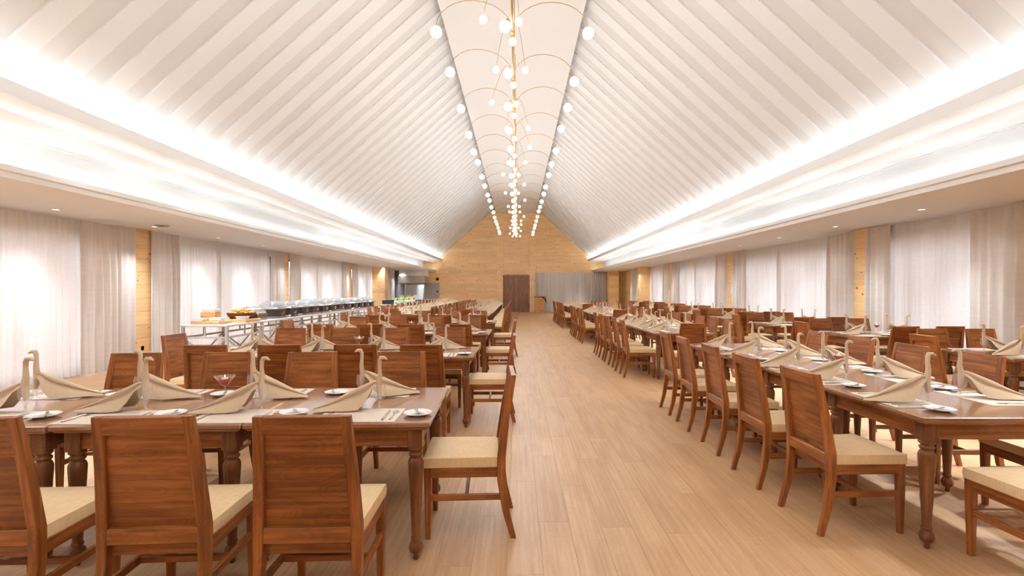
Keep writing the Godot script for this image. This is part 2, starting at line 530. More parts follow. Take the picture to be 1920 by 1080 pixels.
func flat_tool(sections: Array) -> Shape:   # z, half width, height above the cloth
	var s := Shape.new()
	var top := []
	for q in sections:
		top.append(PackedVector3Array([Vector3(-q[1], q[2], q[0]), Vector3(-q[1] * 0.6, q[2] + 0.0025, q[0]), Vector3(q[1] * 0.6, q[2] + 0.0025, q[0]), Vector3(q[1], q[2], q[0]), Vector3(0, q[2] - 0.001, q[0])]))
	s.grid(top, true, true)
	return s

func make_tools() -> void:
	var s := flat_tool([[0.1, 0.008, 0.002], [0.05, 0.006, 0.002], [-0.01, 0.003, 0.004], [-0.03, 0.004, 0.005], [-0.045, 0.011, 0.003], [-0.06, 0.0115, 0.002]])
	for k in 4: s.box(Vector3(-0.009 + 0.006 * k, 0.004, -0.08), Vector3(0.0032, 0.002, 0.042))
	var o := MeshInstance3D.new(); o.mesh = s.mesh(M.cutlery); o.set_meta("stem", "fork"); protos["fork"] = o
	s = flat_tool([[0.11, 0.008, 0.002], [0.06, 0.009, 0.002], [0.01, 0.006, 0.002], [0.0, 0.009, 0.001], [-0.06, 0.0095, 0.001], [-0.1, 0.006, 0.001], [-0.112, 0.001, 0.001]])
	o = MeshInstance3D.new(); o.mesh = s.mesh(M.cutlery); o.set_meta("stem", "table_knife"); protos["knife"] = o
	s = flat_tool([[0.1, 0.008, 0.002], [0.05, 0.006, 0.002], [-0.02, 0.003, 0.004], [-0.035, 0.009, 0.003], [-0.055, 0.018, 0.003], [-0.075, 0.019, 0.003], [-0.092, 0.011, 0.003], [-0.098, 0.002, 0.003]])
	o = MeshInstance3D.new(); o.mesh = s.mesh(M.cutlery); o.set_meta("stem", "spoon"); protos["spoon"] = o
	s = flat_tool([[0.075, 0.006, 0.002], [0.03, 0.006, 0.002], [0.0, 0.004, 0.002], [-0.01, 0.008, 0.001], [-0.06, 0.009, 0.001], [-0.075, 0.002, 0.001]])
	o = MeshInstance3D.new(); o.mesh = s.mesh(M.cutlery); o.set_meta("stem", "butter_knife"); protos["butter"] = o
	s = Shape.new()
	s.box(Vector3(0, 0.001, 0), Vector3(0.44, 0.002, 0.30))
	o = MeshInstance3D.new(); o.mesh = s.mesh(M.placemat); o.set_meta("stem", "placemat"); protos["mat"] = o

# a seat: where the sitter's table edge is, which way they look; where = the words that single it out
func seat(edge: Vector3, turn: float, gap: float, where: String, block: String, sideways: bool, laid := true) -> void:
	var b := Basis(Vector3.UP, turn)
	var depth := -edge.z
	var jit := rng.randf_range(-0.03, 0.03)
	var swing := rng.randf_range(-0.05, 0.05)
	var floor_at := Vector3(edge.x, 0, edge.z)
	var c := copy(protos.chair, Transform3D(Basis(Vector3.UP, turn + swing), floor_at + b * Vector3(jit, 0, gap + rng.randf_range(-0.02, 0.03))))
	tag(c, "cream-seated teak chair, " + where, "chair", "dining chairs " + block)
	if not laid: return
	var up := Vector3(edge.x, TABLE_H + 0.0005, edge.z)
	var place := Transform3D(b, up)
	put("mat", place, Vector3(0, 0, -0.18), rng.randf_range(-0.03, 0.03), "beige woven placemat" + ", " + where, "placemat", "placemats" + " " + block)
	var gx := 0.07 + rng.randf_range(-0.02, 0.02)
	var gz := -0.31 + rng.randf_range(-0.02, 0.02)
	put("goblet", place, Vector3(gx, 0.002, gz), 0.0, "clear stemmed goblet" + ", " + where, "glass", "goblets" + " " + block)
	var yaw: float = rng.randf_range(-0.22, 0.22)
	if not sideways: yaw += 1.25   # the tail points back at the sitter
	put("napkin", place, Vector3(gx, 0.003, gz), yaw, "beige swan-folded napkin" + ", " + where, "napkin", "swan napkins" + " " + block)
	put("plate", place, Vector3(0.30 + rng.randf_range(-0.02, 0.02), 0, -0.20 + rng.randf_range(-0.03, 0.03)), 0.0, "white side plate" + ", " + where, "plate", "side plates" + " " + block)
	if depth < 9.5:
		put("fork", place, Vector3(-0.175, 0.002, -0.17), rng.randf_range(-0.06, 0.06), "silver fork" + ", " + where, "fork", "forks" + " " + block)
		put("knife", place, Vector3(0.145, 0.002, -0.165), rng.randf_range(-0.06, 0.06), "silver table knife" + ", " + where, "knife", "table knives" + " " + block)
		put("spoon", place, Vector3(0.185, 0.002, -0.165), rng.randf_range(-0.06, 0.06), "silver spoon" + ", " + where, "spoon", "spoons" + " " + block)
		if depth < 6.5:
			put("butter", place, Vector3(0.31, 0.0155, -0.20), rng.randf_range(0.2, 0.7), "plated butter knife" + ", " + where, "knife", "butter knives" + " " + block)

func put(which: String, place: Transform3D, off: Vector3, yaw: float, label: String, cat: String, grp: String) -> void:
	tag(copy(protos[which], place * Transform3D(Basis(Vector3.UP, yaw), off)), label, cat, grp)

func table_at(t: Node3D, tr: Transform3D, what: String, group: String) -> void:
	var o := copy(t, tr)
	tag(o, what, "table", group)

func coupe_at(p: Vector3, what: String) -> void:
	var o := copy(protos.coupe, Transform3D(Basis.IDENTITY, p))
	tag(o, "stemmed glass of red water with floating candle, " + what, "glass", "candle glasses")

# tables joined across the hall, beside the buffet
func cross_row(k: int, near: float, right: float, yaw: float) -> void:
	var origin := Vector3(right, 0, -near)
	var b := Basis(Vector3.UP, yaw)
	var row := "%s cross row from door wall" % nth(4 - k)
	for i in 3:
		table_at(protos.table, Transform3D(b, origin + b * Vector3(-0.49 - 0.98 * i, 0, -0.49)), "square teak table on turned legs, %s from aisle, %s" % [nth(i + 1), row], "tables in the cross rows")
	var ns := [-0.41, -1.08, -1.76, -2.44]
	var fs := [-0.45, -1.16, -1.86, -2.56]
	for i in 4:
		seat(origin + b * Vector3(ns[i], 0, 0), yaw, 0.29, "door-facing side, %s from aisle, %s" % [nth(i + 1), row], "in the cross rows", true)
		seat(origin + b * Vector3(fs[i], 0, -0.98), yaw + PI, 0.22, "far side, %s from aisle, %s" % [nth(i + 1), row], "in the cross rows", true)
	seat(origin + b * Vector3(0, 0, -0.52), yaw + PI / 2, 0.13, "aisle end of %s" % row, "in the cross rows", true, false)
	seat(origin + b * Vector3(-2.94, 0, -0.52), yaw - PI / 2, 0.22, "curtain end of %s" % row, "in the cross rows", true, false)
	coupe_at(origin + b * Vector3(-1.36, TABLE_H, -0.56), "%s" % row)

# tables joined along the hall: x0 the aisle edge, width to +x
func long_run(x0: float, near: float, count: int, pitch: float, per: float, first: float, seats: int, called: String, block: String, other: String, end_seat := true) -> void:
	for i in count:
		table_at(protos.table, Transform3D(Basis(Vector3.UP, PI / 2), Vector3(x0 + 0.49, 0, -near - pitch * (i + 0.5))), "square teak table, %s from door end, %s" % [nth(count - i), called], "tables %s" % block)
	for i in seats:
		var z := -near - first - per * i
		seat(Vector3(x0, 0, z), -PI / 2, 0.15, "%s side, %s from door end, %s" % ["aisle" if x0 > 0.0 else "buffet", nth(seats - i), called], block, false)
		seat(Vector3(x0 + 0.98, 0, z - 0.05), PI / 2, 0.16, "%s side, %s from door end, %s" % [other, nth(seats - i), called], block, false)
	if end_seat:
		seat(Vector3(x0 + 0.46, 0, -near), 0.0, 0.2, "end facing door, %s" % called, block, false, false)
	coupe_at(Vector3(x0 + 0.5, TABLE_H, -near - 1.5), called)

func chandelier(z: float, k: int) -> void:
	var t := thing("light_cluster", Vector3(-0.05, 4.17, z), rng.randf_range(-0.17, 0.17))
	tag(t, "brass arched arms with round glowing globes on rail, %s from door wall" % nth(27 - k), "chandelier", "globe clusters along the ridge rail")
	var s := Shape.new()
	s.lathe([[0.0, -0.05], [0.022, -0.05], [0.026, -0.02], [0.026, 0.02], [0.02, 0.05], [0.0, 0.055]], 10)
	part("coupling", s.mesh(M.brass), t)
	var warm := Color(0.95, 0.98, 1.0)
	for sx in [-1.0, 1.0]:
		s = Shape.new()
		var path := []
		for i in 13:
			var a := PI * i / 12.0
			path.append(Vector3(sx * (0.40 - 0.40 * cos(a)), sin(a) * 0.30 + 0.05 * i / 12.0, 0))
		s.tube(path, 0.004, 5)
		var arm := part("arm", s.mesh(M.brass), t)
		s = Shape.new(); s.ball(Vector3.ZERO, 0.06, 16)
		part("globe", s.mesh(M.globe), arm, Vector3(sx * 0.8, 0.015 + rng.randf_range(-0.03, 0.03), 0))
		omni(Vector3(sx * 0.8, 0.015, 0), 1.25 * GLOBES, warm, 0.06, t)
		s = Shape.new()
		path = []
		for i in 13:
			var f := i / 12.0
			path.append(Vector3(sx * 0.18 * f, sin(PI * pow(f, 0.7)) * 0.26 + 0.04 * f, -0.9 * f))
		s.tube(path, 0.0034, 5)
		arm = part("arm", s.mesh(M.brass), t)
		s = Shape.new(); s.ball(Vector3.ZERO, 0.04, 12)
		part("small_globe", s.mesh(M.globe), arm, Vector3(sx * 0.18, 0.0, -0.9))
		omni(Vector3(sx * 0.18, 0.0, -0.9), 0.45 * GLOBES, warm, 0.04, t)
	s = Shape.new()
	s.tube([Vector3(0, 0.04, 0), Vector3(-0.03, 0.10, 0.04), Vector3(-0.06, 0.10, 0.08), Vector3(-0.08, 0.04, 0.10)], 0.0055, 5)
	var short_arm := part("arm", s.mesh(M.brass), t)
	s = Shape.new(); s.ball(Vector3.ZERO, 0.06, 16)
	part("globe", s.mesh(M.globe), short_arm, Vector3(-0.08, 0.0, 0.11))
	omni(Vector3(-0.08, 0.0, 0.11), 1.25 * GLOBES, warm, 0.06, t)
	s = Shape.new(); s.ball(Vector3.ZERO, 0.04, 12)
	part("small_globe", s.mesh(M.globe), t, Vector3(0, -0.10, 0))
	omni(Vector3(0, -0.10, 0), 0.45 * GLOBES, warm, 0.04, t)

func downlight(at: Vector3, lit: float, where: String) -> void:
	var t := thing("downlight", at)
	tag(t, "round recessed downlight, " + where, "downlight", "recessed downlights")
	var s := Shape.new()
	s.lathe([[0.062, -0.0005], [0.062, -0.006], [0.048, -0.008], [0.045, -0.001]], 16)
	part("trim_ring", s.mesh(M.plaster), t)
	s = Shape.new()
	s.lathe([[0.0, -0.004], [0.045, -0.004], [0.045, -0.001], [0.0, -0.001]], 14)
	part("lens", s.mesh(M.lamp_lens if lit > 0.0 else M.china), t)
	if lit > 0.0 and at.z > END + 1.5:
		var l := SpotLight3D.new()
		l.light_energy = lit; l.light_color = Color(0.92, 0.97, 1.0); l.light_size = 0.05
		l.spot_angle = 48.0 if at.y < 3.0 else 60.0; l.spot_angle_attenuation = 1.6; l.spot_range = 40.0; l.spot_attenuation = 2.0; l.shadow_enabled = true
		t.add_child(l, true)
		l.position = Vector3(0, -0.02, 0); l.rotation.x = -PI / 2

func curtain_mesh(width: float, height: float, amp: float, fold: float, seed_: int, m: Material) -> ArrayMesh:
	var r := RandomNumberGenerator.new(); r.seed = seed_
	var cols := int(width / fold * 8.0)
	var ph := PackedFloat32Array(); var am := PackedFloat32Array()
	var p := 0.0
	var speed := 1.0
	for i in cols + 1:
		if i % 8 == 0: speed = r.randf_range(0.72, 1.3)
		p += TAU / 8.0 * speed
		ph.append(p); am.append(amp * (0.75 + 0.35 * sin(p * 0.13 + seed_) + 0.2 * sin(p * 0.37)))
	var rows := []
	for j in 9:
		var f := j / 8.0
		var row := PackedVector3Array()
		for i in cols + 1:
			var wave: float = sin(ph[i] + 0.25 * sin(f * 3.0 + i * 0.05))
			var k: float = lerpf(0.55, 1.0, minf(f * 3.0, 1.0)) * (1.0 + 0.25 * f)
			row.append(Vector3(width * (float(i) / cols - 0.5), height * (1.0 - f), am[i] * k * wave))
		rows.append(row)
	var s := Shape.new()
	s.grid(rows, false, false)
	return s.mesh(m)

func curtain(at: Vector3, along_z: bool, width: float, height: float, sheer: bool, what: String) -> void:
	var sd := int(absf(at.z) * 31.0 + absf(at.x) * 7.0)
	var o := solo("sheer_curtain" if sheer else "drape", curtain_mesh(width, height, 0.028 if sheer else 0.05, 0.11 if sheer else 0.15, sd, M.sheer if sheer else M.drape), at, PI / 2 if along_z else 0.0)
	tag(o, what, "curtain", "sheer curtains" if sheer else "drapes")

# pine boards laid on a face: origin at its lower corner, u along, n out of the face
func boards(parent: Node, origin: Vector3, u: Vector3, nrm: Vector3, width: float, height: float, bh: float, longest := 99.0, gabled := false) -> void:
	var b := Basis(u, Vector3.UP, nrm)
	var y := 0.0
	while y < height - 0.01:
		var h := minf(bh, height - y)
		var a := 0.0
		var w := width
		if gabled and y >= 3.3:
			a = 8.6 - maxf(5.3 - (y - 3.45) / 0.898, 1.0)
			w = 8.6 + maxf(5.0 - (y - 3.45) / 0.918, 1.0)
		var x := a
		var first := true
		while x < w - 0.01:
			var l := minf(longest * (rng.randf_range(0.25, 1.0) if first else rng.randf_range(0.75, 1.0)), w - x)
			first = false
			if w - x - l < 0.3: l = w - x
			var s := Shape.new()
			s.box(Vector3(l / 2, h / 2, 0.009), Vector3(l - 0.003, h - 0.003, 0.018), Basis.IDENTITY, 0.005)
			var o := part("board", s.mesh(M["pine_%d" % rng.randi_range(0, 4)]), parent)
			o.transform = Transform3D(b, origin + u * x + Vector3(0, y, 0))
			x += l
		y += bh

func pier(at: Vector3, size: Vector3, label_kind: String) -> void:   # a square post clad in pine boards on the faces that show
	var s := Shape.new()
	s.box(Vector3(0, size.y / 2, 0), size)
	var o := struct(label_kind, s.mesh(M.pine_1), null, at)
	var h := size * 0.5
	boards(o, Vector3(-h.x, 0, h.z), Vector3(1, 0, 0), Vector3(0, 0, 1), size.x, size.y, 0.26)
	if at.x < 0: boards(o, Vector3(h.x, 0, h.z), Vector3(0, 0, -1), Vector3(1, 0, 0), size.z, size.y, 0.26)
	else: boards(o, Vector3(-h.x, 0, -h.z), Vector3(0, 0, 1), Vector3(-1, 0, 0), size.z, size.y, 0.26)

# ------------------------------------------------------------------ the hall
func hall_side(s: float, wall: float, soffit: float, riser: float, lip: float, sx: float, sy: float, slope: float, strip_x: float, word: String) -> void:
	var L := START - END
	var zc := (START + END) * 0.5
	var st := Shape.new()
	# soffit slab with its stepped edge
	st.prism([[s * (wall + 0.28), 2.66], [s * (soffit + 0.04), 2.66], [s * (soffit + 0.04), 2.72], [s * soffit, 2.73], [s * soffit, 2.79], [s * (soffit + 0.03), 2.79], [s * (soffit + 0.03), 2.74], [s * (riser + 0.1), 2.74], [s * (riser + 0.1), 3.0], [s * (wall + 0.28), 3.0]], START, END)
	struct("ceiling", st.mesh(M.plaster_warm))
	st = Shape.new()   # riser, upper band and lip
	st.prism([[s * (riser + 0.1), 2.74], [s * riser, 2.74], [s * riser, 3.34], [s * (riser - 0.02), 3.345], [s * (riser - 0.02), 3.36], [s * (riser - 0.05), 3.365], [s * (riser - 0.05), 3.38], [s * (lip + 0.0), 3.38], [s * lip, 3.53], [s * (lip + 0.03), 3.53], [s * (lip + 0.03), 3.42], [s * (riser + 0.1), 3.42]], START, END)
	struct("ceiling", st.mesh(M.plaster))
	# sloping ceiling: a slab, coloured greyer as if shaded, and the raised panels across it
	var x_top := strip_x - 0.5
	var x_low: float = sx + (sy + EYE - 3.42) / slope
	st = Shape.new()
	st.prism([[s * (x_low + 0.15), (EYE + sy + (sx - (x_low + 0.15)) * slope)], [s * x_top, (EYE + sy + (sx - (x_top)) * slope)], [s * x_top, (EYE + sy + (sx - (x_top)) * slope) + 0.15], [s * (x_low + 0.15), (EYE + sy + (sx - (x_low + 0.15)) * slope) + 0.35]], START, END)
	var o := struct("ceiling", st.mesh(M.plaster_shaded))
	var d := Vector3(-s, slope, 0).normalized()      # up the slope
	var nn := Vector3(-s * slope, -1.0, 0).normalized()   # into the room
	var b := Basis(d, Vector3(0, 0, 1), nn)
	if b.determinant() < 0.0: b = Basis(d, Vector3(0, 0, -1), nn)
	var len := Vector2(sx - x_top, (sx - x_top) * slope).length() + 0.05
	var pm := Shape.new()
	pm.box(Vector3(len / 2 - 0.05, 0, 0.0), Vector3(len, 0.275, 0.05), Basis.IDENTITY, 0.004)
	var panel := pm.mesh(M.plaster)
	var z := START - 0.3
	while z > END + 0.2:
		var p := part("panel", panel, o)
		p.transform = Transform3D(b, Vector3(s * sx, EYE + sy, z))
		z -= 0.55
	# the strip light in the cove behind the lip, and the one on the soffit ledge
	var lt := thing("cove_light", Vector3(s * (lip + 0.10), 3.44, zc))
	tag(lt, "long white strip light hidden in the upper cove, %s side" % word, "strip light", "cove strip lights")
	st = Shape.new()
	st.box(Vector3.ZERO, Vector3(0.03, 0.02, L - 0.2), Basis.IDENTITY, 0.003)
	part("diffuser", st.mesh(M.led), lt)
	strip(Vector3(0, 0.025, 0), L - 0.2, 0.05, Vector3(-s * 0.45, 1, 0), COVE, Color(0.90, 0.96, 1.0), lt)
	lt = thing("cove_light", Vector3(s * (soffit + 0.14), 2.76, zc))
	tag(lt, "long white strip light hidden on the soffit ledge, %s side" % word, "strip light", "cove strip lights")
	st = Shape.new()
	st.box(Vector3.ZERO, Vector3(0.03, 0.02, L - 0.2), Basis.IDENTITY, 0.003)
	part("diffuser", st.mesh(M.led), lt)
	strip(Vector3(0, 0.025, 0), L - 0.2, 0.05, Vector3(s * 0.3, 1, 0), LEDGE, Color(0.96, 0.98, 1.0), lt)

const COVE := 12.5
const LEDGE := 4.2
const GLOBES := 0.14

func _ready() -> void:
	rng.seed = 77
	# camera
	var cam := Camera3D.new()
	cam.projection = Camera3D.PROJECTION_FRUSTUM
	cam.near = 0.05; cam.far = 200.0
	cam.size = 2.0 * cam.near * 540.0 / FOCAL
	cam.frustum_offset = Vector2(-10.0, 4.0) / FOCAL * cam.near
	cam.position = Vector3(0, EYE, 0)
	add_child(cam)
	cam.current = true
	# sky and exposure
	var env := Environment.new()
	env.background_mode = Environment.BG_SKY
	var sky := Sky.new()
	var sm := ProceduralSkyMaterial.new()
	sm.sky_top_color = Color(0.74, 0.80, 0.90); sm.sky_horizon_color = Color(0.93, 0.93, 0.94)
	sm.ground_horizon_color = Color(0.80, 0.82, 0.84); sm.ground_bottom_color = Color(0.4, 0.4, 0.38)
	sm.sun_angle_max = 1.0
	sky.sky_material = sm
	env.sky = sky
	env.background_energy_multiplier = 7.5
	env.tonemap_mode = Environment.TONE_MAPPER_LINEAR
	env.tonemap_exposure = 1.68
	env.sdfgi_enabled = true; env.ssao_enabled = true; env.ssil_enabled = true
	var we := WorldEnvironment.new()
	we.environment = env
	add_child(we)
	make_materials()
	build_shell()
	build_walls()
	build_dining()
	build_buffet()
	for k in 26: chandelier(3.69 - 1.12 * k, k + 1)
	build_rail()
	for k in 18:
		var z := 2.66 - 2.02 * k
		downlight(Vector3(-6.85, 2.66, z), 2.6, "low soffit by buffet curtains, %s from door wall" % nth(18 - k))
		downlight(Vector3(6.0, 2.66, z), 2.6, "low soffit by dining curtains, %s from door wall" % nth(18 - k))
		downlight(Vector3(-5.42, 3.38, z - 0.75), 12.0, "upper band on buffet side, %s from door wall" % nth(18 - k))
		downlight(Vector3(5.08, 3.38, z - 1.1), 12.0, "upper band opposite buffet, %s from door wall" % nth(18 - k))
	for k in protos:
		if protos[k] is Node: protos[k].free()

func build_shell() -> void:
	var s := Shape.new()
	s.box(Vector3(-0.3, -0.06, (START + END) / 2), Vector3(18.4, 0.12 - 0.012, START - END + 0.4))
	var floor_o := struct("floor", s.mesh(M.joint))
	# planks along the hall: the ones that show largest are parts, the rest one piece
	var pw := 0.19; var pl := 1.25
	var plank := Shape.new()
	plank.box(Vector3(0, -0.006, 0), Vector3(pw - 0.0006, 0.012, pl - 0.0006), Basis.IDENTITY, 0.0008)
	var pm := []
	for k in 5: pm.append(plank.mesh(M["oak_%d" % k]))
	var rest := Shape.new()
	rest.tinted = true
	var single := 0
	var col := 0
	var x := -8.7
	while x < 8.0:
		var z := START + 0.2 - fmod(col * 0.47, 1.0) * pl
		while z > END - 0.1:
			var zc := z - pl / 2
			var tone := rng.randi_range(0, 4)
			var near := zc < -1.2 and (x > -0.75 and x < 2.1 and zc > -17.0 or absf(x) < 2.6 and zc > -4.2)
			if near and single < 300:
				part("plank", pm[tone], floor_o, Vector3(x, 0, zc))
				single += 1
			else:
				var g: float = [1.0, 0.965, 0.982, 0.944, 0.985][tone]
				rest.tint = Color(g, g * 0.99, g * 0.975)
				rest.box(Vector3(x, -0.006, zc), Vector3(pw - 0.0006, 0.012, pl - 0.0006), Basis.IDENTITY, 0.0008)
			z -= pl
		x += pw
		col += 1
	var ro := part("planking", rest.mesh(M.oak_rest), floor_o)
	ro.set_meta("kind", "stuff")
	# ceilings
	hall_side(-1.0, 7.5, 5.4, 6.27, 5.0, 5.14, 2.2, 0.898, 1.41, "buffet")
	hall_side(1.0, 6.9, 4.97, 5.83, 4.72, 4.87, 2.15, 0.918, 1.22, "dining")
	s = Shape.new()
	s.box(Vector3(-0.095, 6.58 + 0.2, (START + END) / 2), Vector3(2.63, 0.4, START - END))
	struct("ceiling", s.mesh(M.plaster_warm))
	s = Shape.new()
	s.box(Vector3(-0.1, 7.6, (START + END) / 2), Vector3(3.4, 0.1, START - END))
	struct("ceiling", s.mesh(M.plaster))
	# end wall of pine boards
	s = Shape.new()
	s.box(Vector3(-0.4, 3.7, END - 0.1), Vector3(17.6, 7.6, 0.2))
	var ew := struct("wall_back", s.mesh(M.pine_3))
	boards(ew, Vector3(-8.6, 0, END), Vector3(1, 0, 0), Vector3(0, 0, 1), 16.4, 6.62, 0.235, 3.4, true)
	for xx in [-1.14, 1.03]:
		s = Shape.new()
		s.box(Vector3(xx, 3.3, END + 0.03), Vector3(0.46, 6.6, 0.06), Basis.IDENTITY, 0.006)
		struct("trim_%d" % (1 if xx < 0 else 2), s.mesh(M.pine_2))
	for q in [[-4.95, 7.1], [1.13, 0.36], [7.0, 2.0]]:
		s = Shape.new()
		s.box(Vector3(q[0], 0.06, END + 0.028), Vector3(q[1], 0.12, 0.02), Basis.IDENTITY, 0.004)
		struct("baseboard_back" if q[1] > 7.0 else "baseboard_back_%03d" % (1 if q[0] < 5 else 2), s.mesh(M.counter_wood))
	# wall behind the camera
	s = Shape.new()
	s.box(Vector3(-0.4, 3.7, START + 0.1), Vector3(17.6, 7.8, 0.2))
	struct("wall_front", s.mesh(M.pine_0))
	# the double door
	s = Shape.new()
	var dx := -0.07
	for sx in [-1.0, 1.0]: s.box(Vector3(dx + sx * 0.83, 1.23, END + 0.05), Vector3(0.12, 2.46, 0.1), Basis.IDENTITY, 0.006)
	s.box(Vector3(dx, 2.42, END + 0.05), Vector3(1.54, 0.12, 0.1), Basis.IDENTITY, 0.006)
	var dr := struct("door_1", s.mesh(M.door_wood))
	for sx in [-1.0, 1.0]:
		s = Shape.new()
		s.box(Vector3(dx + sx * 0.386, 1.18, END + 0.03), Vector3(0.765, 2.36, 0.045), Basis.IDENTITY, 0.004)
		var leaf := part("door_leaf", s.mesh(M.door_wood), dr)
		for q in [[0.35, 0.42], [1.25, 1.1], [2.08, 0.34]]:
			s = Shape.new()
			for e in [[0.0, 0.5, 0.5, 0.03], [0.0, -0.5, 0.5, 0.03]]:
				s.box(Vector3(dx + sx * 0.386, q[0] + e[1] * q[1], END + 0.058), Vector3(0.52, 0.03, 0.02), Basis.IDENTITY, 0.004)
			for f in [-0.245, 0.245]:
				s.box(Vector3(dx + sx * 0.386 + f, q[0], END + 0.058), Vector3(0.03, q[1], 0.02), Basis.IDENTITY, 0.004)
			part("moulding", s.mesh(M.door_wood), leaf)
		s = Shape.new()
		s.tube([Vector3(dx + sx * 0.06, 0.95, END + 0.11), Vector3(dx + sx * 0.06, 1.45, END + 0.11)], 0.016, 8)
		for yy in [1.0, 1.4]: s.box(Vector3(dx + sx * 0.06, yy, END + 0.08), Vector3(0.02, 0.02, 0.06))
		part("pull_handle", s.mesh(M.steel), leaf).set_meta("label", "steel pull handle")

func build_walls() -> void:
	var s: Shape
	# side walls: pier, sill, lintel and windows in between; x is the inner face
	for side in [[-1.0, 7.5, "buffet"], [1.0, 6.9, "dining"]]:
		var sg: float = side[0]; var w: float = side[1]
		var wc: float = sg * (w + 0.13)
		var far := END
		s = Shape.new()
		s.box(Vector3(wc, 0.05, (START + far) / 2), Vector3(0.24, 0.1, START - far))
		s.box(Vector3(wc, 2.60, (START + far) / 2), Vector3(0.24, 0.22, START - far))
		var piers := [-3.75, -9.85, -15.95, -22.05, -28.1]
		s.box(Vector3(wc, 1.35, (START - 0.0 + (-3.4 if sg < 0 else -6.9)) / 2), Vector3(0.24, 2.5, START + (3.4 if sg < 0 else 6.9)))
		for z in piers:
			s.box(Vector3(wc, 1.35, z), Vector3(0.24, 2.5, 0.9))
		s.box(Vector3(wc, 1.35, (-28.0 + END) / 2), Vector3(0.24, 2.5, -28.0 - END))
		struct("wall_left" if sg < 0 else "wall_right", s.mesh(M.plaster_warm))
		var n := 0
		for k in 4:
			var z0: float = piers[k]; var z1: float = piers[k + 1]
			if sg > 0 and k == 0: z0 = -6.5
			var wo := Shape.new()
			var mid := (z0 + z1) / 2; var len: float = z0 - z1 - 0.9
			for yy in [0.14, 2.45]: wo.box(Vector3(wc, yy, mid), Vector3(0.08, 0.08, len), Basis.IDENTITY, 0.004)
			var cnt := 5
			for i in cnt: wo.box(Vector3(wc, 1.3, z0 - 0.45 - 0.03 - (len - 0.06) * i / (cnt - 1)), Vector3(0.08, 2.3, 0.06), Basis.IDENTITY, 0.004)
			var frame := struct("window_%d" % (k + 1 + (4 if sg > 0 else 0)), wo.mesh(M.window_frame))
			for i in cnt - 1:
				var g := Shape.new()
				g.box(Vector3(wc, 1.3, z0 - 0.45 - (len - 0.06) * (i + 0.5) / (cnt - 1) - 0.03), Vector3(0.008, 2.26, (len - 0.06) / (cnt - 1) - 0.06))
				part("pane", g.mesh(M.glass), frame)
		# pine pilasters on the piers
		for k in range(1, 4): pier(Vector3(sg * (w - 0.05), 0, piers[k]), Vector3(0.12, 2.66, 0.5), "trim_%d" % (k + 2 + (3 if sg > 0 else 0)))
		# curtains, bay by bay
		var cx := sg * (w - 0.16)
		for k in 4:
			var z0: float = piers[k] - 0.27; var z1: float = piers[k + 1] + 0.27
			var bay := "%s window bay from door wall, %s side" % [nth(4 - k), side[2]]
			var cuts := [0.0, 0.65, 2.3, 4.85, z0 - z1] if sg < 0 else [0.0, 0.75, 2.9, 4.75, z0 - z1]
			if k == 0: cuts = [0.0, 0.65, 2.3, 4.45, z0 - z1]
			for i in 4:
				var a: float = z0 - cuts[i]; var b: float = z0 - cuts[i + 1]
				if sg > 0 and k == 0:
					if i == 0: continue
					a = [0.0, -6.72, -7.38, -9.15][i]; b = [0.0, -7.38, -9.15, z1][i]
				if k == 3 and b < -25.65: b = -25.65
				if a - b < 0.2: continue
				var sheer: bool = i == 1 or i == 2
				if sg > 0 and k == 0: sheer = i == 2
				curtain(Vector3(cx + sg * ([0.0, 0.05, 0.09, 0.0][i] if sheer else 0.0), 0.015, (a + b) / 2), true, a - b + 0.16, 2.63, sheer, "%s %s, %s" % ["sheer pale curtain" if sheer else "heavier beige drape", ["at the entry edge", "inner entry half", "inner door half", "at the door edge"][i], bay])
	# pine panelling on the dining wall before the first curtain
	s = Shape.new()
	s.box(Vector3(6.9, 1.33, 0.55), Vector3(0.06, 2.66, 14.9))
	var pw := struct("wall_right_panelling", s.mesh(M.pine_3))
	boards(pw, Vector3(6.87, 0, -6.88), Vector3(0, 0, 1), Vector3(-1, 0, 0), 14.8, 2.66, 0.235, 3.0)
	# the door end: square columns, the last curtains, a painted panel and pine boards
	pier(Vector3(-7.15, 0, -26.0), Vector3(0.7, 2.66, 0.6), "trim_9")
	pier(Vector3(6.6, 0, -26.0), Vector3(0.6, 2.66, 0.5), "trim_10")
	pier(Vector3(6.08, 0, -31.8), Vector3(0.62, 2.66, 0.5), "trim_11")
	curtain(Vector3(-7.34, 0.015, -28.2), true, 3.4, 2.63, false, "beige drape behind the square pine column near the hood")
	curtain(Vector3(6.74, 0.015, -28.1), true, 3.4, 2.63, false, "beige drape behind the square pine column on dining side")
	s = Shape.new()
	s.box(Vector3(-7.49, 1.33, -31.7), Vector3(0.04, 2.66, 3.5))
	struct("wall_left_panelling", s.mesh(M.bluegrey))
	s = Shape.new()
	s.box(Vector3(6.89, 1.33, -31.6), Vector3(0.04, 2.66, 3.6))
	var rw := struct("wall_right_panelling", s.mesh(M.pine_3))
	boards(rw, Vector3(6.87, 0, -33.4), Vector3(0, 0, 1), Vector3(-1, 0, 0), 3.5, 2.66, 0.235, 3.0)
	# curtain across the end wall
	for q in [[1.29, 1.95, false, "beside the lectern"], [1.95, 4.35, true, "in the middle of the end wall span"], [4.35, 5.8, false, "next to the corner column"]]:
		curtain(Vector3((q[0] + q[1]) / 2, 0.015, END + 0.16), false, q[1] - q[0] + 0.14, 2.60, q[2], "end wall %s %s" % ["sheer curtain" if q[2] else "drape", q[3]])
	# earth outside
	s = Shape.new()
	s.box(Vector3(0, -0.35, -15), Vector3(90, 0.1, 90))
	struct("ground", s.mesh(M.earth))
	# small fittings
	s = Shape.new()
	s.box(Vector3.ZERO, Vector3(0.012, 0.09, 0.09), Basis.IDENTITY, 0.003)
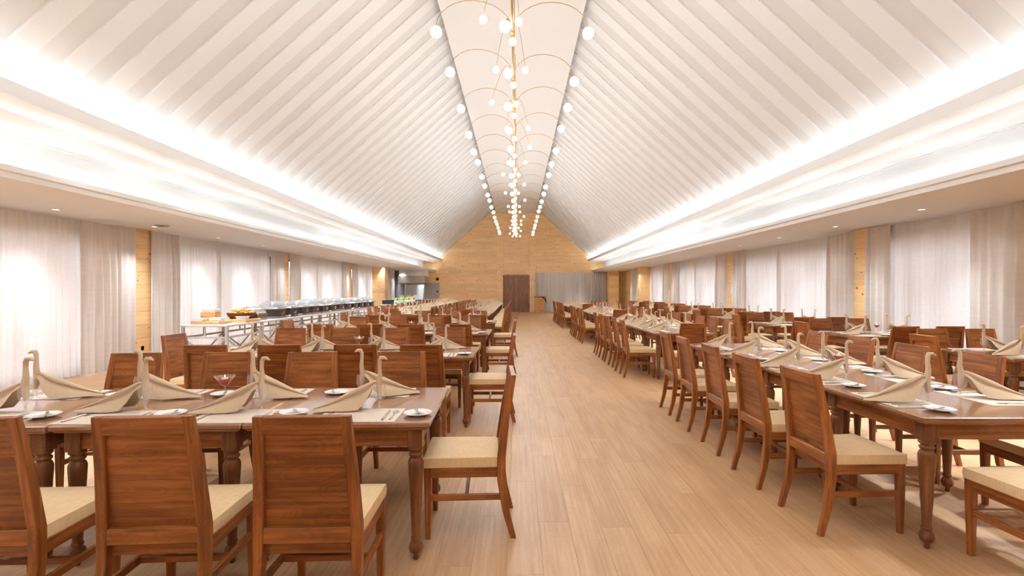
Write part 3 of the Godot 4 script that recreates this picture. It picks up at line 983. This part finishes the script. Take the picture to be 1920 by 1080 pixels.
	tag(solo("wall_socket", s.mesh(M.china), Vector3(-7.378, 0.32, -9.86)), "white wall socket low on the pine pilaster", "socket")
	s = Shape.new()
	s.box(Vector3.ZERO, Vector3(0.03, 0.16, 0.09), Basis.IDENTITY, 0.004)
	tag(solo("thermostat", s.mesh(M.china), Vector3(-7.37, 1.45, -15.95)), "small white control box on the buffet-side pine pilaster", "thermostat")
	tag(solo("thermostat", s.mesh(M.china), Vector3(6.77, 1.45, -15.95)), "small white control box on the dining-side pine pilaster", "thermostat")
	s = Shape.new()
	s.lathe([[0.0, -0.05], [0.035, -0.045], [0.05, -0.03], [0.052, 0.0], [0.0, 0.0]], 14)
	tag(solo("smoke_detector", s.mesh(M.china), Vector3(5.9, 2.66, -5.7)), "round white smoke detector under the low soffit", "detector")
	s = Shape.new()
	s.lathe([[0.0, -0.04], [0.05, -0.03], [0.06, 0.0], [0.0, 0.0]], 12)
	for k in 4: s.box(Vector3(0.1 * cos(k * 1.57), -0.01, 0.1 * sin(k * 1.57)), Vector3(0.06, 0.012, 0.06))
	tag(solo("sprinkler_head", s.mesh(M.brushed), Vector3(-6.6, 2.66, -9.3)), "small grey fitting under the soffit by the pilaster", "fitting")
	for q in [[0.1, 2.2, "dark round alarm bell high on the pine end wall"], [0.07, 1.36, "small dark switch below the alarm bell"]]:
		s = Shape.new()
		s.ball(Vector3.ZERO, q[0], 12)
		tag(solo("alarm_bell" if q[1] > 2 else "wall_switch", s.mesh(M.brown_panel), Vector3(-5.33, q[1], END + 0.05)), q[2], "bell" if q[1] > 2 else "switch")

func build_rail() -> void:
	var t := thing("chandelier_rail", Vector3(-0.05, 4.17, -13.4))
	tag(t, "long brass rail hung on thin rods under the ridge", "rail")
	var s := Shape.new()
	s.tube([Vector3(0, 0, 18.2), Vector3(0, 0, -11.0)], 0.016, 8)
	part("rail_tube", s.mesh(M.brass), t)
	for k in 12:
		s = Shape.new()
		s.tube([Vector3(0, 0.01, 17.5 - 2.5 * k), Vector3(0, 2.41, 17.5 - 2.5 * k)], 0.006, 5)
		part("hanging_rod", s.mesh(M.brass), t)

func build_dining() -> void:
	protos["chair"] = make_chair()
	protos["table"] = make_table(0.975, 0.975)
	var wide := make_table(1.36, 0.96)
	protos["wide"] = wide
	protos["napkin"] = make_napkin()
	protos["goblet"] = make_goblet()
	protos["coupe"] = make_coupe()
	protos["plate"] = make_plate()
	make_tools()
	var nears := [2.64, 5.25, 8.02, 10.8]
	var yaws := [0.035, 0.012, -0.01, 0.015]
	for k in 4: cross_row(k, nears[k], -0.46, yaws[k])
	long_run(2.23, 2.76, 4, 0.96, 0.715, 0.44, 5, "fourth aisle run from door wall", "in the runs along the aisle", "curtain")
	long_run(2.22, 8.12, 4, 0.96, 0.715, 0.44, 5, "third aisle run from door wall", "in the runs along the aisle", "curtain")
	long_run(2.20, 13.45, 4, 0.96, 0.715, 0.44, 5, "second aisle run from door wall", "in the runs along the aisle", "curtain")
	long_run(2.16, 18.85, 6, 0.96, 0.715, 0.44, 8, "first aisle run from door wall", "in the runs along the aisle", "curtain")
	long_run(-1.76, 13.9, 14, 0.96, 0.72, 0.44, 18, "long run beyond cross rows near aisle", "in the long runs beyond the cross rows", "aisle")
	long_run(-4.0, 14.6, 14, 0.96, 0.72, 0.44, 18, "long run beyond cross rows near buffet", "in the long runs beyond the cross rows", "aisle")
	for k in 8:
		var z := -5.1 - 2.42 * k
		var called := "%s curtain-side table from door wall" % nth(8 - k)
		table_at(wide, Transform3D(Basis.IDENTITY, Vector3(5.05 + 0.68, 0, z - 0.48)), "wide teak table on turned legs, %s" % called, "tables by the dining curtains")
		for i in 2:
			seat(Vector3(5.38 + 0.64 * i, 0, z), 0.0, 0.24, "door-facing side, %s place, %s" % [["inner", "curtain"][i], called], "by the dining curtains", true)
			seat(Vector3(5.42 + 0.66 * i, 0, z - 0.96), PI, 0.2, "far side, %s place, %s" % [["inner", "curtain"][i], called], "by the dining curtains", true)
		seat(Vector3(5.05, 0, z - 0.5), -PI / 2, 0.2, "inner end of %s" % called, "by the dining curtains", true, false)
		if k % 2 == 1: coupe_at(Vector3(5.75, TABLE_H, z - 0.5), called)
	# lectern with a black cloth
	var t := thing("lectern", Vector3(1.45, 0, -32.2))
	tag(t, "wooden lectern beside the end wall curtain", "lectern")
	var s := Shape.new()
	s.box(Vector3(0, 0.5, 0), Vector3(0.62, 1.0, 0.42), Basis.IDENTITY, 0.006)
	part("body", s.mesh(M.board_wood), t)
	s = Shape.new()
	s.box(Vector3(0, 1.03, 0), Vector3(0.72, 0.05, 0.52), Basis(Vector3.RIGHT, -0.12), 0.006)
	part("reading_top", s.mesh(M.board_wood), t)
	s = Shape.new()
	var rows := []
	for i in 6:
		var f := i / 5.0
		rows.append(PackedVector3Array([Vector3(-0.02 + 0.3 * f, 1.07 - 0.02 * f, -0.2), Vector3(0.0 + 0.33 * f, 1.065 - 0.03 * f * f, 0.05), Vector3(0.05 + 0.33 * f, 1.06 - 0.2 * f * f, 0.2), Vector3(0.1 + 0.32 * f, 1.0 - 0.45 * f * f, 0.29)]))
	s.grid(rows, false, true)
	tag(solo("black_cloth", s.mesh(M.black), Vector3(1.45, 0, -32.2)), "black cloth thrown over the lectern corner", "cloth")

func build_buffet() -> void:
	var s: Shape
	# two counters of pale metal frames with crossed braces
	for q in [[-8.0, -16.9, "long white buffet counter with crossed braces"], [-19.4, -24.4, "shorter white salad counter with crossed braces"]]:
		var z0: float = q[0]; var z1: float = q[1]
		var t := thing("buffet_counter", Vector3(-5.0, 0, (z0 + z1) / 2))
		tag(t, q[2], "counter")
		var hl := (z0 - z1) / 2
		s = Shape.new()
		s.box(Vector3(0, 0.885, 0), Vector3(0.76, 0.03, hl * 2), Basis.IDENTITY, 0.004)
		part("counter_slab", s.mesh(M.counter_top), t)
		var bays := int(round(hl * 2 / 1.12))
		var bl := hl * 2 / bays
		for i in bays + 1:
			for sx in [-0.35, 0.35]:
				s = Shape.new()
				s.box(Vector3(sx, 0.435, hl - 0.025 - (hl * 2 - 0.05) * i / bays), Vector3(0.045, 0.87, 0.045), Basis.IDENTITY, 0.003)
				part("post", s.mesh(M.white_metal), t)
		for sx in [-0.35, 0.35]:
			for yy in [0.70, 0.10]:
				s = Shape.new()
				s.box(Vector3(sx, yy, 0), Vector3(0.03, 0.03, hl * 2 - 0.06), Basis.IDENTITY, 0.003)
				part("rail", s.mesh(M.white_metal), t)
			for i in bays:
				var zc := hl - bl * (i + 0.5)
				var a := atan2(0.57, bl - 0.05)
				for g in [-1.0, 1.0]:
					s = Shape.new()
					s.box(Vector3(sx + 0.006 * g, 0.40, zc), Vector3(0.012, 0.025, Vector2(0.57, bl - 0.05).length()), Basis(Vector3.RIGHT, a * g))
					part("brace", s.mesh(M.white_metal), t)
				s = Shape.new()
				s.box(Vector3(sx, 0.785, zc), Vector3(0.02, 0.17, 0.02))
				part("stub", s.mesh(M.white_metal), t)
		for ze in [hl - 0.025, -hl + 0.025]:
			for yy in [0.70, 0.10]:
				s = Shape.new()
				s.box(Vector3(0, yy, ze), Vector3(0.68, 0.03, 0.03), Basis.IDENTITY, 0.003)
				part("rail", s.mesh(M.white_metal), t)
			for g in [-1.0, 1.0]:
				s = Shape.new()
				s.box(Vector3(0, 0.40, ze + 0.006 * g), Vector3(0.88, 0.025, 0.012), Basis(Vector3(0, 0, 1), 0.70 * g))
				part("brace", s.mesh(M.white_metal), t)
			s = Shape.new()
			s.box(Vector3(0, 0.785, ze), Vector3(0.02, 0.17, 0.02))
			part("stub", s.mesh(M.white_metal), t)
	# chafing dishes
	var dish := Node3D.new()
	dish.set_meta("stem", "chafing_dish")
	s = Shape.new()
	s.box(Vector3(0, 0.02, 0), Vector3(0.44, 0.04, 0.42), Basis.IDENTITY, 0.006)
	s.box(Vector3(0, 0.19, 0), Vector3(0.46, 0.022, 0.43), Basis.IDENTITY, 0.006)
	part("frame", s.mesh(M.steel), dish)
	s = Shape.new()
	s.box(Vector3(0, 0.11, 0), Vector3(0.42, 0.15, 0.36), Basis.IDENTITY, 0.004)
	part("heater_panel", s.mesh(M.brown_panel), dish)
	s = Shape.new()
	s.tube([Vector3(0.19, 0.11, 0), Vector3(0.245, 0.11, 0)], [0.045, 0.04], 14)
	part("knob", s.mesh(M.steel), dish)
	s = Shape.new()
	var rows := []
	for i in 9:
		var a := PI / 2 * i / 8.0
		var row := PackedVector3Array()
		for k in 24:
			var p := TAU * k / 24.0
			var sq := pow(pow(absf(cos(p)), 4) + pow(absf(sin(p)), 4), -0.25)
			row.append(Vector3(cos(p) * sq * 0.215 * cos(a), 0.2 + 0.15 * sin(a), sin(p) * sq * 0.20 * cos(a)))
		rows.append(row)
	s.grid(rows, true, false)
	part("dome_lid", s.mesh(M.dome_glass), dish)
	s = Shape.new()
	s.tube([Vector3(0.20, 0.215, -0.16), Vector3(0.25, 0.225, -0.16), Vector3(0.25, 0.225, 0.16), Vector3(0.20, 0.215, 0.16)], 0.009, 6)
	part("lid_handle", s.mesh(M.steel), dish)
	s = Shape.new()
	s.box(Vector3(0, 0.205, 0), Vector3(0.40, 0.012, 0.38), Basis.IDENTITY, 0.004)
	part("food_pan", s.mesh(M.brushed), dish)
	protos["dish"] = dish
	for k in 12:
		var o := copy(dish, Transform3D(Basis.IDENTITY, Vector3(-4.93, 0.901, -10.05 - 0.575 * k)))
		tag(o, "glass-lidded chafing dish with brown front, %s from the bread basket" % nth(k + 1), "chafing dish", "chafing dishes on the long counter")
	# plain oval server, bread basket, boards and boxes at the counter's end
	var t := thing("oval_server", Vector3(-5.0, 0.901, -9.45))
	tag(t, "polished steel oval server with plain dome lid", "serving dish")
	s = Shape.new()
	s.box(Vector3(0, 0.06, 0), Vector3(0.42, 0.12, 0.36), Basis.IDENTITY, 0.012)
	part("body", s.mesh(M.steel), t)
	s = Shape.new()
	s.lathe([[0.25, 0.12], [0.252, 0.135], [0.23, 0.18], [0.18, 0.22], [0.10, 0.245], [0.0, 0.252]], 22)
	part("dome_lid", s.mesh(M.steel), t)
	for q in [[-5.08, -8.32, 0.46, 0.05, 0.36, "low wooden serving board at the counter end"], [-4.92, -8.88, 0.5, 0.05, 0.5, "low wooden serving board under the bread basket"]]:
		s = Shape.new()
		s.box(Vector3(0, q[3] / 2, 0), Vector3(q[2], q[3], q[4]), Basis.IDENTITY, 0.005)
		tag(solo("serving_board", s.mesh(M.board_wood), Vector3(q[0], 0.901, q[1])), q[5], "board")
	s = Shape.new()
	s.box(Vector3(0, 0.07, 0), Vector3(0.24, 0.14, 0.18), Basis.IDENTITY, 0.005)
	tag(solo("wooden_riser", s.mesh(M.board_wood), Vector3(-5.15, 0.952, -8.42)), "wooden block riser standing on the serving board", "riser")
	s = Shape.new()
	s.box(Vector3(0, 0.11, 0), Vector3(0.3, 0.22, 0.26), Basis.IDENTITY, 0.005)
	s.box(Vector3(0, 0.235, 0), Vector3(0.36, 0.03, 0.32), Basis.IDENTITY, 0.005)
	tag(solo("wooden_riser", s.mesh(M.board_wood), Vector3(-5.2, 0.901, -16.72)), "wooden stand with a lid at the far end of the chafing dishes", "riser")
	for q in [[-5.15, 1.093, -8.42, 0.22, "white rectangular dish on top of the wooden riser"], [-4.95, 0.952, -8.27, 0.2, "white rectangular dish in front of the wooden riser"], [-4.78, 0.952, -8.72, 0.16, "white rectangular dish before the bread basket"], [-5.2, 0.952, -8.22, 0.16, "white rectangular dish at the board's outer corner"]]:
		s = Shape.new()
		s.box(Vector3(0, 0.022, 0), Vector3(q[3], 0.044, 0.13), Basis.IDENTITY, 0.008)
		s.box(Vector3(0, 0.047, 0), Vector3(q[3] + 0.02, 0.008, 0.15), Basis.IDENTITY, 0.003)
		tag(solo("white_dish", s.mesh(M.china), Vector3(q[0], q[1], q[2])), q[4], "dish")
	t = thing("bread_basket", Vector3(-4.95, 0.952, -9.0))
	tag(t, "round woven basket heaped with bread pieces", "basket")
	s = Shape.new()
	s.lathe([[0.0, 0.0], [0.17, 0.0], [0.22, 0.05], [0.24, 0.10], [0.245, 0.105], [0.23, 0.10], [0.19, 0.06], [0.0, 0.05]], 22)
	part("basket_bowl", s.mesh(M.basket), t)
	var bm := Shape.new()
	bm.tube([Vector3(-0.045, 0, 0), Vector3(-0.03, 0.008, 0), Vector3(0.0, 0.012, 0.006), Vector3(0.03, 0.008, 0), Vector3(0.045, 0, 0)], [0.010, 0.022, 0.026, 0.022, 0.010], 8)
	var bread := bm.mesh(M.bread)
	for k in 34:
		var a := k * 2.39996
		var r := 0.2 * sqrt((k % 22 + 0.5) / 22.0)
		var o := solo("bread_roll", bread)
		o.transform = Transform3D(Basis.from_euler(Vector3(rng.randf_range(-0.4, 0.4), a * 1.7, rng.randf_range(-0.4, 0.4))), Vector3(-4.95 + r * cos(a), 0.952 + 0.085 + (0.03 if k >= 22 else 0.0) + 0.035 * (1.0 - r / 0.2), -9.0 + r * sin(a)))
		tag(o, "golden bread piece heaped in the round woven basket", "bread", "bread pieces in the basket")
	# salad counter
	s = Shape.new()
	s.box(Vector3(0, 0.09, 0), Vector3(0.34, 0.18, 0.5), Basis.IDENTITY, 0.006)
	tag(solo("black_box", s.mesh(M.black), Vector3(-5.1, 0.901, -19.8)), "black rectangular cold box on the salad counter", "box")
	for k in 7:
		t = thing("salad_bowl", Vector3(-5.02 + 0.14 * (k % 2), 0.901, -20.6 - 0.52 * k))
		tag(t, "white salad bowl heaped with greens, %s from the black box" % nth(k + 1), "bowl", "salad bowls")
		s = Shape.new()
		s.lathe([[0.0, 0.0], [0.08, 0.0], [0.16, 0.07], [0.18, 0.13], [0.17, 0.13], [0.15, 0.08], [0.0, 0.06]], 18)
		part("bowl_shell", s.mesh(M.china), t)
		s = Shape.new()
		s.ball(Vector3(0, 0.12, 0), 0.14, 10, 0.45)
		for i in 9: s.ball(Vector3(0.09 * cos(i * 2.4), 0.16 + 0.02 * (i % 3), 0.09 * sin(i * 2.4)), 0.045, 6)
		part("greens", s.mesh(M.salad if k % 3 != 2 else M.bread), t)
	# cooking station: wooden counter, dark top, pots, glass guard, steel hood
	t = thing("cooking_station", Vector3(-5.75, 0, -27.2))
	tag(t, "wooden cooking counter with dark stone top beneath the hood", "counter")
	s = Shape.new()
	s.box(Vector3(0, 0.44, 0), Vector3(1.7, 0.88, 2.2), Basis.IDENTITY, 0.006)
	part("cabinet_body", s.mesh(M.counter_wood), t)
	for k in 9:
		s = Shape.new()
		s.box(Vector3(-0.75 + 0.1875 * k, 0.45, 1.115), Vector3(0.05, 0.78, 0.03), Basis.IDENTITY, 0.004)
		part("slat", s.mesh(M.counter_wood), t)
	s = Shape.new()
	s.box(Vector3(0, 0.91, 0), Vector3(1.85, 0.06, 2.35), Basis.IDENTITY, 0.006)
	part("stone_top", s.mesh(M.black), t)
	for k in 3:
		s = Shape.new()
		s.lathe([[0.0, 0.0], [0.13, 0.0], [0.135, 0.02], [0.135, 0.24], [0.142, 0.25], [0.125, 0.25], [0.12, 0.04], [0.0, 0.03]], 18)
		tag(solo("stock_pot", s.mesh(M.china), Vector3(-6.1 + 0.36 * k, 0.941, -26.5)), "white cylindrical pot on the dark cooking counter, %s from aisle" % nth(3 - k), "pot", "pots on the cooking counter")
	t = thing("sneeze_guard", Vector3(-5.55, 0.941, -26.9))
	tag(t, "slanted clear glass guard on white posts over the cooking counter", "screen")
	s = Shape.new()
	s.box(Vector3(0.0, 0.42, 0), Vector3(1.0, 0.9, 0.01), Basis(Vector3.RIGHT, -0.5))
	part("pane", s.mesh(M.glass), t)
	for sx in [-0.5, 0.5]:
		s = Shape.new()
		s.tube([Vector3(sx, 0.0, 0.26), Vector3(sx, 0.84, -0.24)], 0.018, 6)
		s.tube([Vector3(sx, 0.0, -0.22), Vector3(sx, 0.84, -0.24)], 0.014, 6)
		part("guard_post", s.mesh(M.white_metal), t)
	t = thing("extractor_hood", Vector3(-6.3, 0, -30.6))
	tag(t, "brushed steel extractor hood hung from the soffit", "hood")
	s = Shape.new()
	s.box(Vector3(0, 2.09, 0), Vector3(1.6, 0.44, 1.6), Basis.IDENTITY, 0.01)
	part("canopy", s.mesh(M.brushed), t)
	s = Shape.new()
	s.box(Vector3(0, 2.485, 0), Vector3(1.5, 0.35, 1.5), Basis.IDENTITY, 0.006)
	part("duct_casing", s.mesh(M.plaster), t)
	s = Shape.new()
	s.box(Vector3(-6.3, 1.0, END + 0.06), Vector3(2.2, 1.9, 0.05), Basis.IDENTITY, 0.004)
	tag(solo("splashback", s.mesh(M.brushed), Vector3.ZERO), "steel splashback on the end wall below the hood", "panel")
